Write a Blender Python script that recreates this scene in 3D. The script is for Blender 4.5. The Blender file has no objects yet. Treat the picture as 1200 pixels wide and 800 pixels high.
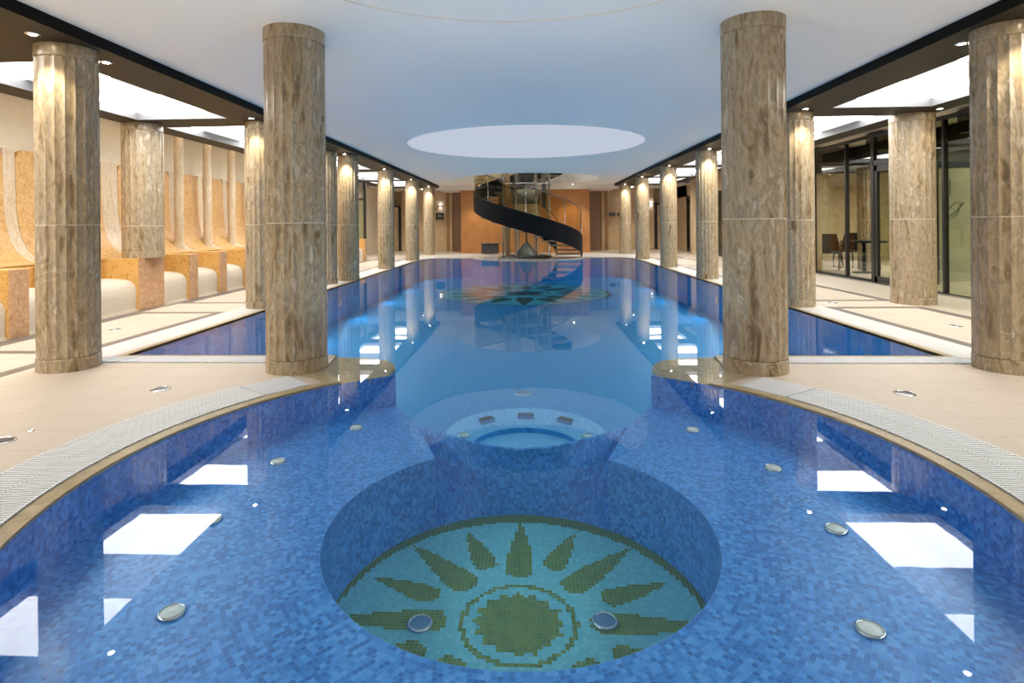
import bpy, math, random
from mathutils import Vector, Matrix
from mathutils.geometry import delaunay_2d_cdt
random.seed(7)
PI = math.pi
S = bpy.context.scene
COL = S.collection
ZC, ZS = 2.965, 2.865          # white ceiling, dark soffit
XP = 3.90                      # half width of the pool
TC, TR = (0.0, 2.9), 2.157     # whirlpool centre, radius
BZ, FZ, BR = -0.27, -0.72, 0.965
CY = [4.97, 8.71, 13.0, 16.51, 20.28, 23.8]
ORD = ['first', 'second', 'third', 'fourth', 'fifth', 'sixth', 'seventh', 'eighth', 'ninth', 'tenth', 'eleventh', 'twelfth', 'thirteenth', 'fourteenth', 'fifteenth']

# ------------------------------------------------------------------ materials
def newmat(name):
    m = bpy.data.materials.new(name); m.use_nodes = True
    nt = m.node_tree; nt.nodes.clear()
    out = nt.nodes.new('ShaderNodeOutputMaterial')
    return m, nt, out
def N(nt, t, **kw):
    n = nt.nodes.new(t)
    for k, v in kw.items():
        if k in n.inputs: n.inputs[k].default_value = v
        else: setattr(n, k, v)
    return n
def simple(name, col, rough=.5, metal=0., spec=.5, noise=0., nscale=8., bump=0.):
    m, nt, out = newmat(name)
    p = N(nt, 'ShaderNodeBsdfPrincipled', Roughness=rough, Metallic=metal)
    p.inputs['Base Color'].default_value = (*col, 1); p.inputs['Specular IOR Level'].default_value = spec
    if noise or bump:
        tc = N(nt, 'ShaderNodeTexCoord'); nz = N(nt, 'ShaderNodeTexNoise', Scale=nscale, Detail=5.)
        nt.links.new(tc.outputs['Object'], nz.inputs['Vector'])
        if noise:
            cr = N(nt, 'ShaderNodeValToRGB')
            cr.color_ramp.elements[0].position = .3; cr.color_ramp.elements[1].position = .7
            cr.color_ramp.elements[0].color = (*[c*(1-noise) for c in col], 1)
            cr.color_ramp.elements[1].color = (*[min(1, c*(1+noise)) for c in col], 1)
            nt.links.new(nz.outputs['Fac'], cr.inputs[0]); nt.links.new(cr.outputs[0], p.inputs['Base Color'])
        if bump:
            b = N(nt, 'ShaderNodeBump', Strength=bump, Distance=.01)
            nt.links.new(nz.outputs['Fac'], b.inputs['Height']); nt.links.new(b.outputs[0], p.inputs['Normal'])
    nt.links.new(p.outputs[0], out.inputs[0])
    return m
def emit(name, col, s):
    m, nt, out = newmat(name)
    e = N(nt, 'ShaderNodeEmission', Strength=s); e.inputs[0].default_value = (*col, 1)
    nt.links.new(e.outputs[0], out.inputs[0]); return m
def stone(name, cols, scale=1.6, stretch=.22, vein=(.75, .66, .52), veinw=.012, rough=.32, dist=1.4, rotx=0.):
    """veined stone: stretched distorted noise through a ramp, thin pale veins over it"""
    m, nt, out = newmat(name); L = nt.links.new
    p = N(nt, 'ShaderNodeBsdfPrincipled', Roughness=rough)
    p.inputs['Specular IOR Level'].default_value = .35
    tc = N(nt, 'ShaderNodeTexCoord'); oi = N(nt, 'ShaderNodeObjectInfo')
    mul = N(nt, 'ShaderNodeMath', operation='MULTIPLY'); mul.inputs[1].default_value = 37.
    L(oi.outputs['Random'], mul.inputs[0])
    add = N(nt, 'ShaderNodeVectorMath', operation='ADD'); L(tc.outputs['Object'], add.inputs[0]); L(mul.outputs[0], add.inputs[1])
    mp = N(nt, 'ShaderNodeMapping'); mp.inputs['Scale'].default_value = (1, 1, stretch); mp.inputs['Rotation'].default_value = (rotx, 0, 0)
    L(add.outputs[0], mp.inputs[0])
    n1 = N(nt, 'ShaderNodeTexNoise', Scale=scale*3, Detail=4., Roughness=.5, Distortion=dist)
    n2 = N(nt, 'ShaderNodeTexNoise', Scale=scale*1.3, Detail=4., Distortion=dist*1.5)
    n3 = N(nt, 'ShaderNodeTexNoise', Scale=scale*5, Detail=5., Distortion=1.6)
    L(mp.outputs[0], n1.inputs['Vector'])
    mp2 = N(nt, 'ShaderNodeMapping'); mp2.inputs['Scale'].default_value = (1, 1, min(1., stretch*3)); mp2.inputs['Rotation'].default_value = (.25, .2, 0)
    L(add.outputs[0], mp2.inputs[0]); L(mp2.outputs[0], n2.inputs['Vector']); L(mp2.outputs[0], n3.inputs['Vector'])
    mx = N(nt, 'ShaderNodeMix', data_type='FLOAT'); mx.inputs[0].default_value = .42
    L(n1.outputs['Fac'], mx.inputs[2]); L(n3.outputs['Fac'], mx.inputs[3])
    cr = N(nt, 'ShaderNodeValToRGB'); k = len(cols)
    els = cr.color_ramp.elements
    while len(els) < k: els.new(.5)
    for i, c in enumerate(cols):
        els[i].position = .36 + .28*i/(k-1); els[i].color = (*c, 1)
    L(mx.outputs[0], cr.inputs[0])
    sb = N(nt, 'ShaderNodeMath', operation='SUBTRACT'); sb.inputs[1].default_value = .5; L(n2.outputs['Fac'], sb.inputs[0])
    ab = N(nt, 'ShaderNodeMath', operation='ABSOLUTE'); L(sb.outputs[0], ab.inputs[0])
    mr = N(nt, 'ShaderNodeMapRange'); mr.inputs[1].default_value = 0; mr.inputs[2].default_value = veinw; mr.inputs[3].default_value = .38; mr.inputs[4].default_value = 0
    L(ab.outputs[0], mr.inputs[0])
    mc = N(nt, 'ShaderNodeMix', data_type='RGBA'); L(mr.outputs[0], mc.inputs[0]); L(cr.outputs[0], mc.inputs[6]); mc.inputs[7].default_value = (*vein, 1)
    L(mc.outputs[2], p.inputs['Base Color'])
    L(p.outputs[0], out.inputs[0]); return m
def tile(name, cols, size=.02, grout=(.16, .34, .64), gw=.07, polar=False, rough=.35):
    """glass mosaic; polar=True lays it in rings round the object's origin"""
    m, nt, out = newmat(name); L = nt.links.new
    p = N(nt, 'ShaderNodeBsdfPrincipled', Roughness=rough)
    tc = N(nt, 'ShaderNodeTexCoord'); sx = N(nt, 'ShaderNodeSeparateXYZ')
    def M(op, a=None, b=None):
        n = N(nt, 'ShaderNodeMath', operation=op)
        for i, v in enumerate((a, b)):
            if v is None: continue
            if isinstance(v, (int, float)): n.inputs[i].default_value = v
            else: L(v, n.inputs[i])
        return n.outputs[0]
    if polar:
        L(tc.outputs['Object'], sx.inputs[0]); x, y = sx.outputs[0], sx.outputs[1]
        r = M('SQRT', M('ADD', M('MULTIPLY', x, x), M('MULTIPLY', y, y)))
        v = M('DIVIDE', r, size); row = M('FLOOR', v)
        u = M('MULTIPLY', M('ARCTAN2', y, x), M('ADD', row, .5))
        u = M('ADD', u, M('MULTIPLY', row, .37))
    else:
        L(tc.outputs['UV'], sx.inputs[0]); u = M('DIVIDE', sx.outputs[0], size); v = M('DIVIDE', sx.outputs[1], size); row = M('FLOOR', v)
    col = M('FLOOR', u); cb = N(nt, 'ShaderNodeCombineXYZ'); L(col, cb.inputs[0]); L(row, cb.inputs[1])
    wn = N(nt, 'ShaderNodeTexWhiteNoise', noise_dimensions='2D'); L(cb.outputs[0], wn.inputs['Vector'])
    cr = N(nt, 'ShaderNodeValToRGB'); els = cr.color_ramp.elements
    while len(els) < len(cols): els.new(.5)
    for i, c in enumerate(cols): els[i].position = i/(len(cols)-1); els[i].color = (*c, 1)
    L(wn.outputs['Value'], cr.inputs[0])
    fu, fv = M('FRACT', u), M('FRACT', v)
    g = M('MAXIMUM', M('LESS_THAN', fu, gw), M('LESS_THAN', fv, gw))
    mc = N(nt, 'ShaderNodeMix', data_type='RGBA'); L(g, mc.inputs[0]); L(cr.outputs[0], mc.inputs[6]); mc.inputs[7].default_value = (*grout, 1)
    L(mc.outputs[2], p.inputs['Base Color']); L(p.outputs[0], out.inputs[0]); return m
def fresnel2(nt, ior):
    """thin sheet: the same reflectance from either face"""
    f = N(nt, 'ShaderNodeFresnel'); g = N(nt, 'ShaderNodeNewGeometry')
    mr = N(nt, 'ShaderNodeMapRange'); mr.inputs[3].default_value = ior; mr.inputs[4].default_value = 1/ior
    nt.links.new(g.outputs['Backfacing'], mr.inputs[0]); nt.links.new(mr.outputs[0], f.inputs['IOR']); return f
def glass(name, tint=(.9, .95, .9), refl=.06, rough=0.):
    m, nt, out = newmat(name); L = nt.links.new
    t = N(nt, 'ShaderNodeBsdfTransparent'); t.inputs[0].default_value = (*tint, 1)
    g = N(nt, 'ShaderNodeBsdfGlossy', Roughness=rough)
    f = fresnel2(nt, 1.45)
    mx = N(nt, 'ShaderNodeMixShader'); L(f.outputs[0], mx.inputs[0]); L(t.outputs[0], mx.inputs[1]); L(g.outputs[0], mx.inputs[2]); L(mx.outputs[0], out.inputs[0]); return m
def water(name):
    m, nt, out = newmat(name); L = nt.links.new
    t = N(nt, 'ShaderNodeBsdfTransparent'); t.inputs[0].default_value = (.93, .98, 1., 1)
    g = N(nt, 'ShaderNodeBsdfGlossy', Roughness=.015)
    f = fresnel2(nt, 1.33)
    tc = N(nt, 'ShaderNodeTexCoord'); nz = N(nt, 'ShaderNodeTexNoise', Scale=2.2, Detail=2.)
    L(tc.outputs['Object'], nz.inputs['Vector'])
    b = N(nt, 'ShaderNodeBump', Strength=.02, Distance=.02); L(nz.outputs['Fac'], b.inputs['Height']); L(b.outputs[0], g.inputs['Normal'])
    mx = N(nt, 'ShaderNodeMixShader'); L(f.outputs[0], mx.inputs[0]); L(t.outputs[0], mx.inputs[1]); L(g.outputs[0], mx.inputs[2]); L(mx.outputs[0], out.inputs[0])
    va = N(nt, 'ShaderNodeVolumeAbsorption', Density=.15); va.inputs['Color'].default_value = (0, .74, .94, 1); L(va.outputs[0], out.inputs['Volume']); return m
def deck_mat():
    m, nt, out = newmat('deck tiles'); L = nt.links.new
    p = N(nt, 'ShaderNodeBsdfPrincipled', Roughness=.45)
    tc = N(nt, 'ShaderNodeTexCoord')
    br = N(nt, 'ShaderNodeTexBrick', Scale=1.); br.offset = .5
    br.inputs['Color1'].default_value = (.60, .515, .43, 1); br.inputs['Color2'].default_value = (.575, .49, .40, 1); br.inputs['Mortar'].default_value = (.42, .34, .26, 1)
    br.inputs['Mortar Size'].default_value = .0025; br.inputs['Brick Width'].default_value = .62; br.inputs['Row Height'].default_value = .31; br.inputs['Bias'].default_value = 0
    L(tc.outputs['Object'], br.inputs['Vector'])
    nz = N(nt, 'ShaderNodeTexNoise', Scale=3., Detail=6.); L(tc.outputs['Object'], nz.inputs['Vector'])
    mx = N(nt, 'ShaderNodeMix', data_type='RGBA', blend_type='MULTIPLY'); mx.inputs[0].default_value = .08
    L(br.outputs['Color'], mx.inputs[6]); L(nz.outputs['Fac'], mx.inputs[7])
    mr = N(nt, 'ShaderNodeMapRange'); mr.inputs[3].default_value = .9; mr.inputs[4].default_value = 1.1
    L(mx.outputs[2], p.inputs['Base Color']); L(p.outputs[0], out.inputs[0]); return m

BLUE = [(.018, .155, .54), (.035, .23, .68), (.06, .30, .79), (.12, .40, .88)]
PBLUE = [(.02, .26, .58), (.03, .32, .67), (.05, .38, .74)]
M = dict(
    marble=stone('travertine column', [(.19, .135, .075), (.33, .245, .145), (.45, .355, .235), (.29, .23, .155), (.53, .44, .325)], 1.75, .15, veinw=.010, dist=2.1, rough=.24),
    drum=simple('column joint', (.62, .55, .44), .5),
    onyx=stone('amber onyx', [(.50, .25, .05), (.66, .37, .10), (.74, .46, .16), (.60, .33, .09)], 3., 1., (.80, .60, .33), .02, .3, 2.2),
    onyxpink=stone('rose onyx', [(.42, .235, .12), (.55, .32, .17), (.62, .39, .22)], 3., 1., (.75, .58, .42), .02, .35, 2.2),
    onyxback=stone('honey stone', [(.48, .26, .085), (.60, .36, .14), (.66, .42, .19)], 2.6, 1., (.72, .5, .28), .02, .4, 2.2),
    band=stone('pale stone band', [(.50, .38, .235), (.60, .48, .33), (.66, .55, .40)], 2.6, .3, (.74, .64, .5), .02, .4),
    cushion=simple('cream leather', (.66, .585, .47), .55, noise=.05, nscale=30, bump=.1),
    white=simple('white ceiling plaster', (.88, .85, .81), .9),
    dome_shade=simple('plaster with painted shade', (.24, .27, .32), .9),  # shade in the deep top of the dome put into the colour
    cream=simple('cream wall', (.72, .64, .50), .8, noise=.03),
    dark=simple('bronze brown ceiling beam', (.026, .019, .012), .5, spec=.2),
    black=simple('black beam fascia', (.006, .006, .006), .5, spec=.08),
    frame=simple('dark window frame', (.022, .02, .019), .35),
    cofframe=simple('grey lamp surround', (.13, .13, .135), .5, .0),
    copper=simple('copper plaster', (.56, .255, .085), .42, noise=.12, nscale=2.5),
    mauve=simple('mauve wall', (.30, .19, .14), .6),
    brown=simple('brown pilaster', (.33, .185, .085), .6),
    sand=stone('sand stone wall', [(.52, .385, .225), (.60, .46, .29), (.64, .50, .33)], 1., 1., (.68, .55, .4), .01, .5),
    lounge=stone('lounge wall', [(.36, .29, .16), (.44, .36, .21), (.50, .42, .26)], 1.2, 1., (.52, .45, .3), .01, .5),
    deck=deck_mat(),
    strip=simple('dark inlay', (.18, .15, .13), .4, noise=.1),
    grate=simple('white overflow grate', (.74, .755, .78), .5),
    whitestone=simple('white pool border', (.60, .585, .57), .45, noise=.03, nscale=4),
    coping=stone('coping stone', [(.30, .235, .125), (.42, .33, .19), (.50, .41, .26)], 2.2, 1., (.6, .52, .38), .01, .3),
    tilep=tile('blue mosaic in rings', BLUE, .021, polar=True),
    tileu=tile('blue mosaic', BLUE, .021),
    tilem=tile('pool mosaic', PBLUE, .025, grout=(.06, .30, .60)),
    tilel=tile('pale blue mosaic', [(.22, .52, .84), (.28, .58, .88), (.34, .65, .92)], .02, grout=(.42, .68, .92)),
    petal=simple('brown mosaic', (.13, .10, .045), .35), petal2=simple('dark green mosaic', (.07, .11, .05), .35),
    turq=simple('turquoise mosaic', (.19, .55, .64), .35),
    turq2=simple('light turquoise mosaic', (.25, .63, .71), .35),
    olive=simple('olive mosaic', (.20, .27, .075), .35),
    olive2=simple('moss mosaic', (.15, .215, .07), .35),
    chrome=simple('chrome', (.62, .63, .64), .18, 1.),
    greysteel=simple('grey steel', (.22, .23, .24), .35, .5),
    steel=simple('dark steel', (.10, .10, .105), .35, .8),
    lens=simple('lamp lens', (.80, .82, .78), .25),
    bluelens=simple('blue jet lens', (.12, .26, .42), .25),
    blacksteel=simple('black stair steel', (.006, .007, .010), .5, spec=.12),
    tread=simple('stair tread', (.20, .17, .14), .4),
    glass=glass('clear glass', (.93, .95, .90)),
    smoke=glass('bronze glass', (.70, .62, .42)),
    greenglass=glass('green tinted glass', (.74, .77, .64)),
    water=water('pool water'),
    sign=simple('black sign', (.015, .015, .015), .4), signw=simple('sign white', (.6, .6, .58), .5),
    Lbright=emit('lamp diffuser', (1, .985, .95), 10.), Ldim=emit('lit vault glow', (1, .965, .90), .95),
    spot=emit('spot lamp', (1, .90, .70), 60.), cool=emit('cool cove light', (.70, .81, 1.), 1.5),
    wallamp=emit('wall lamp', (.85, .88, 1.), 25.), covewarm=emit('warm cove light', (1, .88, .68), 5.),
)

# ------------------------------------------------------------------ mesh helpers
class MB:
    def __init__(s): s.v = []; s.f = []; s.m = []; s.uv = []; s.smooth = []
    def add(s, verts, faces, mi=0, uvs=None, smooth=False):
        o = len(s.v); s.v += [tuple(v) for v in verts]
        for k, f in enumerate(faces):
            s.f.append(tuple(i+o for i in f)); s.m.append(mi); s.smooth.append(smooth)
            s.uv.append([uvs[i] for i in f] if uvs else None)
        return s
    def box(s, x0, x1, y0, y1, z0, z1, mi=0):
        v = [(x, y, z) for z in (z0, z1) for y in (y0, y1) for x in (x0, x1)]
        return s.add(v, [(0, 2, 3, 1), (4, 5, 7, 6), (0, 1, 5, 4), (2, 6, 7, 3), (0, 4, 6, 2), (1, 3, 7, 5)], mi)
    def bbox(s, x0, x1, y0, y1, z0, z1, b=.01, mi=0):
        """box with chamfered edges"""
        v = []; 
        for sx, X in ((1, x0), (-1, x1)):
            for sy, Y in ((1, y0), (-1, y1)):
                for sz, Z in ((1, z0), (-1, z1)):
                    v += [(X, Y+sy*b, Z+sz*b), (X+sx*b, Y, Z+sz*b), (X+sx*b, Y+sy*b, Z)]
        import bmesh
        bm = bmesh.new(); vs = [bm.verts.new(p) for p in v]
        bmesh.ops.convex_hull(bm, input=vs); bm.verts.index_update()
        s.add([p.co[:] for p in bm.verts], [[q.index for q in f.verts] for f in bm.faces], mi); bm.free(); return s
    def lathe(s, prof, c=(0, 0, 0), n=32, mi=0, a0=0., a1=2*PI, cap=True, smooth=True):
        full = abs(a1-a0-2*PI) < 1e-6; k = n if full else n+1
        vs = [(c[0]+r*math.cos(a0+(a1-a0)*i/n), c[1]+r*math.sin(a0+(a1-a0)*i/n), c[2]+z) for r, z in prof for i in range(k)]
        fs = []
        for j in range(len(prof)-1):
            for i in range(n if full else n):
                i2 = (i+1) % k
                fs.append((j*k+i, j*k+i2, (j+1)*k+i2, (j+1)*k+i))
        s.add(vs, fs, mi, smooth=smooth)
        if cap and full:
            for j, fl in ((0, True), (len(prof)-1, False)):
                if prof[j][0] > 1e-4:
                    ring = [(c[0]+prof[j][0]*math.cos(2*PI*i/n), c[1]+prof[j][0]*math.sin(2*PI*i/n), c[2]+prof[j][1]) for i in range(n)]
                    f = tuple(range(n)); s.add(ring, [f[::-1] if fl else f], mi)
        return s
    def tube(s, pts, r, n=8, mi=0, closed=False):
        pts = [Vector(p) for p in pts]; k = len(pts); vs = []
        up = Vector((0, 0, 1))
        for i, p in enumerate(pts):
            a = pts[(i-1) % k] if (i > 0 or closed) else p; b = pts[(i+1) % k] if (i < k-1 or closed) else p
            t = (b-a).normalized(); u = t.cross(up)
            if u.length < 1e-3: u = t.cross(Vector((0, 1, 0)))
            u.normalize(); w = t.cross(u)
            vs += [p+u*r*math.cos(2*PI*j/n)+w*r*math.sin(2*PI*j/n) for j in range(n)]
        fs = []
        for i in range(k if closed else k-1):
            for j in range(n):
                i2 = (i+1) % k; fs.append((i*n+j, i*n+(j+1) % n, i2*n+(j+1) % n, i2*n+j))
        if not closed: fs += [tuple(range(n)), tuple(range((k-1)*n, k*n))[::-1]]
        return s.add(vs, fs, mi, smooth=True)
    def ribbon(s, A, B, mi=0, smooth=True, u=None, closed=False):
        """quads between two polylines; UV in metres"""
        n = len(A); d = [0.]
        for i in range(1, n): d.append(d[-1]+(Vector(A[i])-Vector(A[i-1])).length)
        uv = [(d[i], A[i][2]) for i in range(n)]+[(d[i], B[i][2]) for i in range(n)]
        return s.add(list(A)+list(B), [(i, i+1, n+i+1, n+i) for i in range(n-1)], mi, uv, smooth)
    def fill(s, outer, holes=(), z=0., mi=0, up=True):
        """flat polygon with holes"""
        loops = [outer]+list(holes); co = []; ed = []
        for lp in loops:
            o = len(co); k = len(lp); co += [Vector(p[:2]) for p in lp]; ed += [(o+i, o+(i+1) % k) for i in range(k)]
        V, E_, F, *_ = delaunay_2d_cdt(co, ed, [], 0, 1e-5)
        def inside(p, lp):
            c = False; k = len(lp)
            for i in range(k):
                a, b = lp[i], lp[(i+1) % k]
                if (a[1] > p[1]) != (b[1] > p[1]) and p[0] < (b[0]-a[0])*(p[1]-a[1])/(b[1]-a[1])+a[0]: c = not c
            return c
        out = []
        for f in F:
            c = sum((V[i] for i in f), Vector((0, 0)))/len(f)
            if inside(c, outer) and not any(inside(c, h) for h in holes):
                a, b, d = [V[i] for i in f[:3]]
                if ((b-a).cross(d-a) > 0) != up: f = f[::-1]
                out.append(tuple(f))
        return s.add([(v.x, v.y, z) for v in V], out, mi, [(v.x, v.y) for v in V])
    def build(s, name, mats, parent=None, loc=None, smooth_angle=None):
        me = bpy.data.meshes.new(name)
        off = Vector(loc) if loc else Vector((0, 0, 0))
        me.from_pydata([tuple(Vector(v)-off) for v in s.v], [], s.f)
        if not isinstance(mats, (list, tuple)): mats = [mats]
        for m in mats: me.materials.append(m)
        me.polygons.foreach_set('material_index', s.m); me.polygons.foreach_set('use_smooth', s.smooth)
        if any(u is not None for u in s.uv):
            uvl = me.uv_layers.new(name='UVMap'); k = 0
            for p, u in zip(me.polygons, s.uv):
                for j in range(p.loop_total):
                    uvl.data[p.loop_start+j].uv = u[j] if u else (0, 0)
        me.update(); me.validate()
        if smooth_angle is not None: me.set_sharp_from_angle(angle=math.radians(smooth_angle))
        o = bpy.data.objects.new(name, me); COL.objects.link(o); o.location = off
        if parent is not None:
            o.parent = parent
            if loc is None: o.location = (0, 0, 0)
        return o
def tag(o, label=None, cat=None, group=None, kind=None):
    if label: o['label'] = label
    if cat: o['category'] = cat
    if group: o['group'] = group
    if kind: o['kind'] = kind
    return o
def empty(name, loc, label, cat, group=None, rz=0., kind='thing'):
    o = bpy.data.objects.new(name, None); COL.objects.link(o); o.location = loc; o.rotation_euler = (0, 0, rz); o.empty_display_size = .1
    return tag(o, label, cat, group, kind)
def struct(o, label=None): o['kind'] = 'structure'; return tag(o, label)
def dup(root, loc, label, rz=None, group=None):
    r = root.copy(); COL.objects.link(r); r.location = loc
    if rz is not None: r.rotation_euler = (0, 0, rz)
    r['label'] = label
    if group: r['group'] = group
    for ch in list(root.children):
        c = ch.copy(); COL.objects.link(c); c.parent = r
        for g in list(ch.children):
            d = g.copy(); COL.objects.link(d); d.parent = c
    return r
def arc(c, r, a0, a1, n, z=None):
    p = [(c[0]+r*math.cos(a0+(a1-a0)*i/n), c[1]+r*math.sin(a0+(a1-a0)*i/n)) for i in range(n+1)]
    return p if z is None else [(x, y, z) for x, y in p]

# ------------------------------------------------------------------ camera
cam = bpy.data.objects.new('camera', bpy.data.cameras.new('camera')); COL.objects.link(cam)
cam.data.sensor_width = 36; cam.data.lens = 666.82/1200*36
cam.data.shift_x = (600-590.24)/1200; cam.data.shift_y = -(400-263.29)/1200
yaw, roll = math.radians(2.4334), math.radians(-.5113)
cam.matrix_world = Matrix.Translation((.0585, 0, 1.25)) @ Matrix.Rotation(yaw, 4, 'Z') @ Matrix.Rotation(PI/2, 4, 'X') @ Matrix.Rotation(-roll*-1, 4, 'Z')
cam.data.clip_start = .02; S.camera = cam

# ------------------------------------------------------------------ outlines
tipA = math.atan2(4.73-2.9, 1.108)                    # circle angle of the right tip
grA = math.atan2(4.50-2.9, 1.45)                      # where the dry rim ends
SC = (0.06, 21.7)                                     # stair centre
platform_r = 2.12
yb = 21.42                                            # far pool edge
pa = math.asin((yb-SC[1])/platform_r)
far = [(XP, 19.4), (3.8, 20.6), (3.6, 21.2), (3.3, yb)]
plat = arc(SC, platform_r, pa, -PI-pa, 40)            # right to left round the front
YF = 5.43                                             # front edge of the rectangular pool
def mir(p): return [(-x, y) for x, y in p[::-1]]
peninR = [(1.108, 4.73), (1.145, 4.84), (1.12, 4.97), (1.16, 5.13), (1.27, 5.30), (1.47, 5.40), (1.80, YF)]
# water outline (deck hole), counter-clockwise
circ = arc(TC, TR, PI-grA, 2*PI+grA, 110)             # from the left rim end round the front to the right rim end
holeR = [(1.62, 4.70), (1.76, 5.05), (1.80, YF), (XP, YF)]
hole = circ + holeR + far + [p for p in plat if p[1] < yb] + mir(far) + mir(holeR)
# ------------------------------------------------------------------ deck floor
W0, W1, Y0, Y1 = -6.95, 14.0, -2.6, 28.6
fl = MB().fill([(W0, Y0), (W1, Y0), (W1, Y1), (W0, Y1)], [hole], 0.)
struct(fl.build('floor', M['deck']), 'beige stone tiled pool deck')
# edge lip of the deck
lip = MB(); H = hole+[hole[0]]
lip.ribbon([(x, y, 0) for x, y in H], [(x, y, -.013) for x, y in H]); struct(lip.build('trim_2', M['coping']))
# pool surface
w = MB().box(-XP-.1, XP+.1, .6, 21.6, -1.25, -.010)
wo = w.build('pool_water', M['water']); tag(wo, 'still clear blue water filling the pool and the round whirlpool', 'water', kind='stuff')
# dark floor behind the deck lip never shows: pool shell
sh = MB()
# main floor (with the pit opening)
PC, PR = (0.02, 5.36), .76
# near boundary of the main floor follows the ridge/bench ends
ridge_top = [(-.80, 4.30), (-.61, 4.18), (-.45, 4.06), (-.25, 3.93), (0, 3.87), (.25, 3.93), (.45, 4.06), (.61, 4.18), (.80, 4.32)]
mainf = [(-1.12, 4.74), (-XP, 4.74), (-XP, 21.6), (XP, 21.6), (XP, 4.74), (1.12, 4.74)] + [(x, y+.02) for x, y in ridge_top[::-1]]
mainf = mainf[::-1]
MC, MR = (-.05, 16.35), 2.42
sh.fill(mainf, [arc(PC, PR, 0, 2*PI, 48)[:-1], arc(MC, MR, 0, 2*PI, 64)[:-1]], FZ)
# main walls
for pts in ([(-1.8, YF), (-XP, YF), (-XP, 19.4), (-3.8, 20.6), (-3.6, 21.2), (-3.3, yb)] + [p for p in plat[::-1] if p[1] < yb] + [(3.3, yb), (3.6, 21.2), (3.8, 20.6), (XP, 19.4), (XP, YF), (1.8, YF)],):
    sh.ribbon([(x, y, -.013) for x, y in pts], [(x, y, FZ) for x, y in pts], smooth=False)
struct(sh.build('pool_floor', M['tilem']), 'blue mosaic tiled basin of the long pool')
# peninsulas: tiled sides with stone cap
for sgn, side in ((1, 'right'), (-1, 'left')):
    out = [(1.45, 4.50)] + arc(TC, TR, grA, tipA, 8)[1:] + peninR[1:] + [(2.3, YF), (2.3, 4.2)]
    out = [(sgn*x, y) for x, y in out]
    if sgn < 0: out = out[::-1]
    cp = MB().fill(out, [], -.016)
    o2 = out+[out[0]]; cp.ribbon([(x, y, -.016) for x, y in o2], [(x, y, -.05) for x, y in o2], smooth=False)
    o = cp.build('coping_slab', M['coping'])
    tag(o, 'wet brown stone coping slab ending in a point under the %s front column' % side, 'coping slab', 'pointed coping slabs', 'thing')
    sd = MB(); pts = [(sgn*x, y) for x, y in [(1.108, 4.73)]+peninR[1:]]
    sd.ribbon([(x, y, -.04) for x, y in pts], [(x, y, FZ) for x, y in pts], smooth=False)
    sd.build('tiled_side', M['tileu'], o)
# whirlpool bench
import bisect
ic = [(.56, 3.69), (.79, 4.285), (1.085, 4.80)]
iA = math.atan2(ic[0][1]-2.9, ic[0][0]); inner = arc(TC, BR, PI-iA, 2*PI+iA, 80)
oA = math.atan2(ic[2][1]-2.9, ic[2][0])
outer = arc(TC, TR, PI-oA, 2*PI+oA, 100)
ring = outer + [ic[2], ic[1], ic[0]] + inner[::-1] + [(-.56, 3.69), (-.79, 4.285), (-1.085, 4.80)]
b = MB().fill(ring, [], BZ); struct(b.build('whirlpool_bench', M['tilep'], loc=(TC[0], TC[1], 0)), 'pale blue mosaic bench running round the whirlpool')
b = MB()
b.ribbon([(x, y, -.013) for x, y in outer], [(x, y, BZ) for x, y in outer])
b.ribbon([(x, y, BZ) for x, y in inner], [(x, y, FZ) for x, y in inner])
for s_ in (1, -1):
    e = [(s_*x, y) for x, y in ic]; b.ribbon([(x, y, BZ) for x, y in e], [(x, y, FZ) for x, y in e], smooth=False)
# ridge between whirlpool and long pool
n = len(ridge_top)
ra = arc(TC, BR, PI-iA, iA, n-1)
b.ribbon([(x, y, BZ-.012) for x, y in ridge_top], [(x, y, FZ) for x, y in ra])
b.ribbon([(x, y, BZ-.012) for x, y in ridge_top], [(x, y+.03, BZ-.012) for x, y in ridge_top])
b.ribbon([(x, y+.03, BZ-.012) for x, y in ridge_top], [(x, y+.03, FZ) for x, y in ridge_top])
struct(b.build('whirlpool_wall', M['tileu']), 'blue mosaic walls of the whirlpool')

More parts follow.
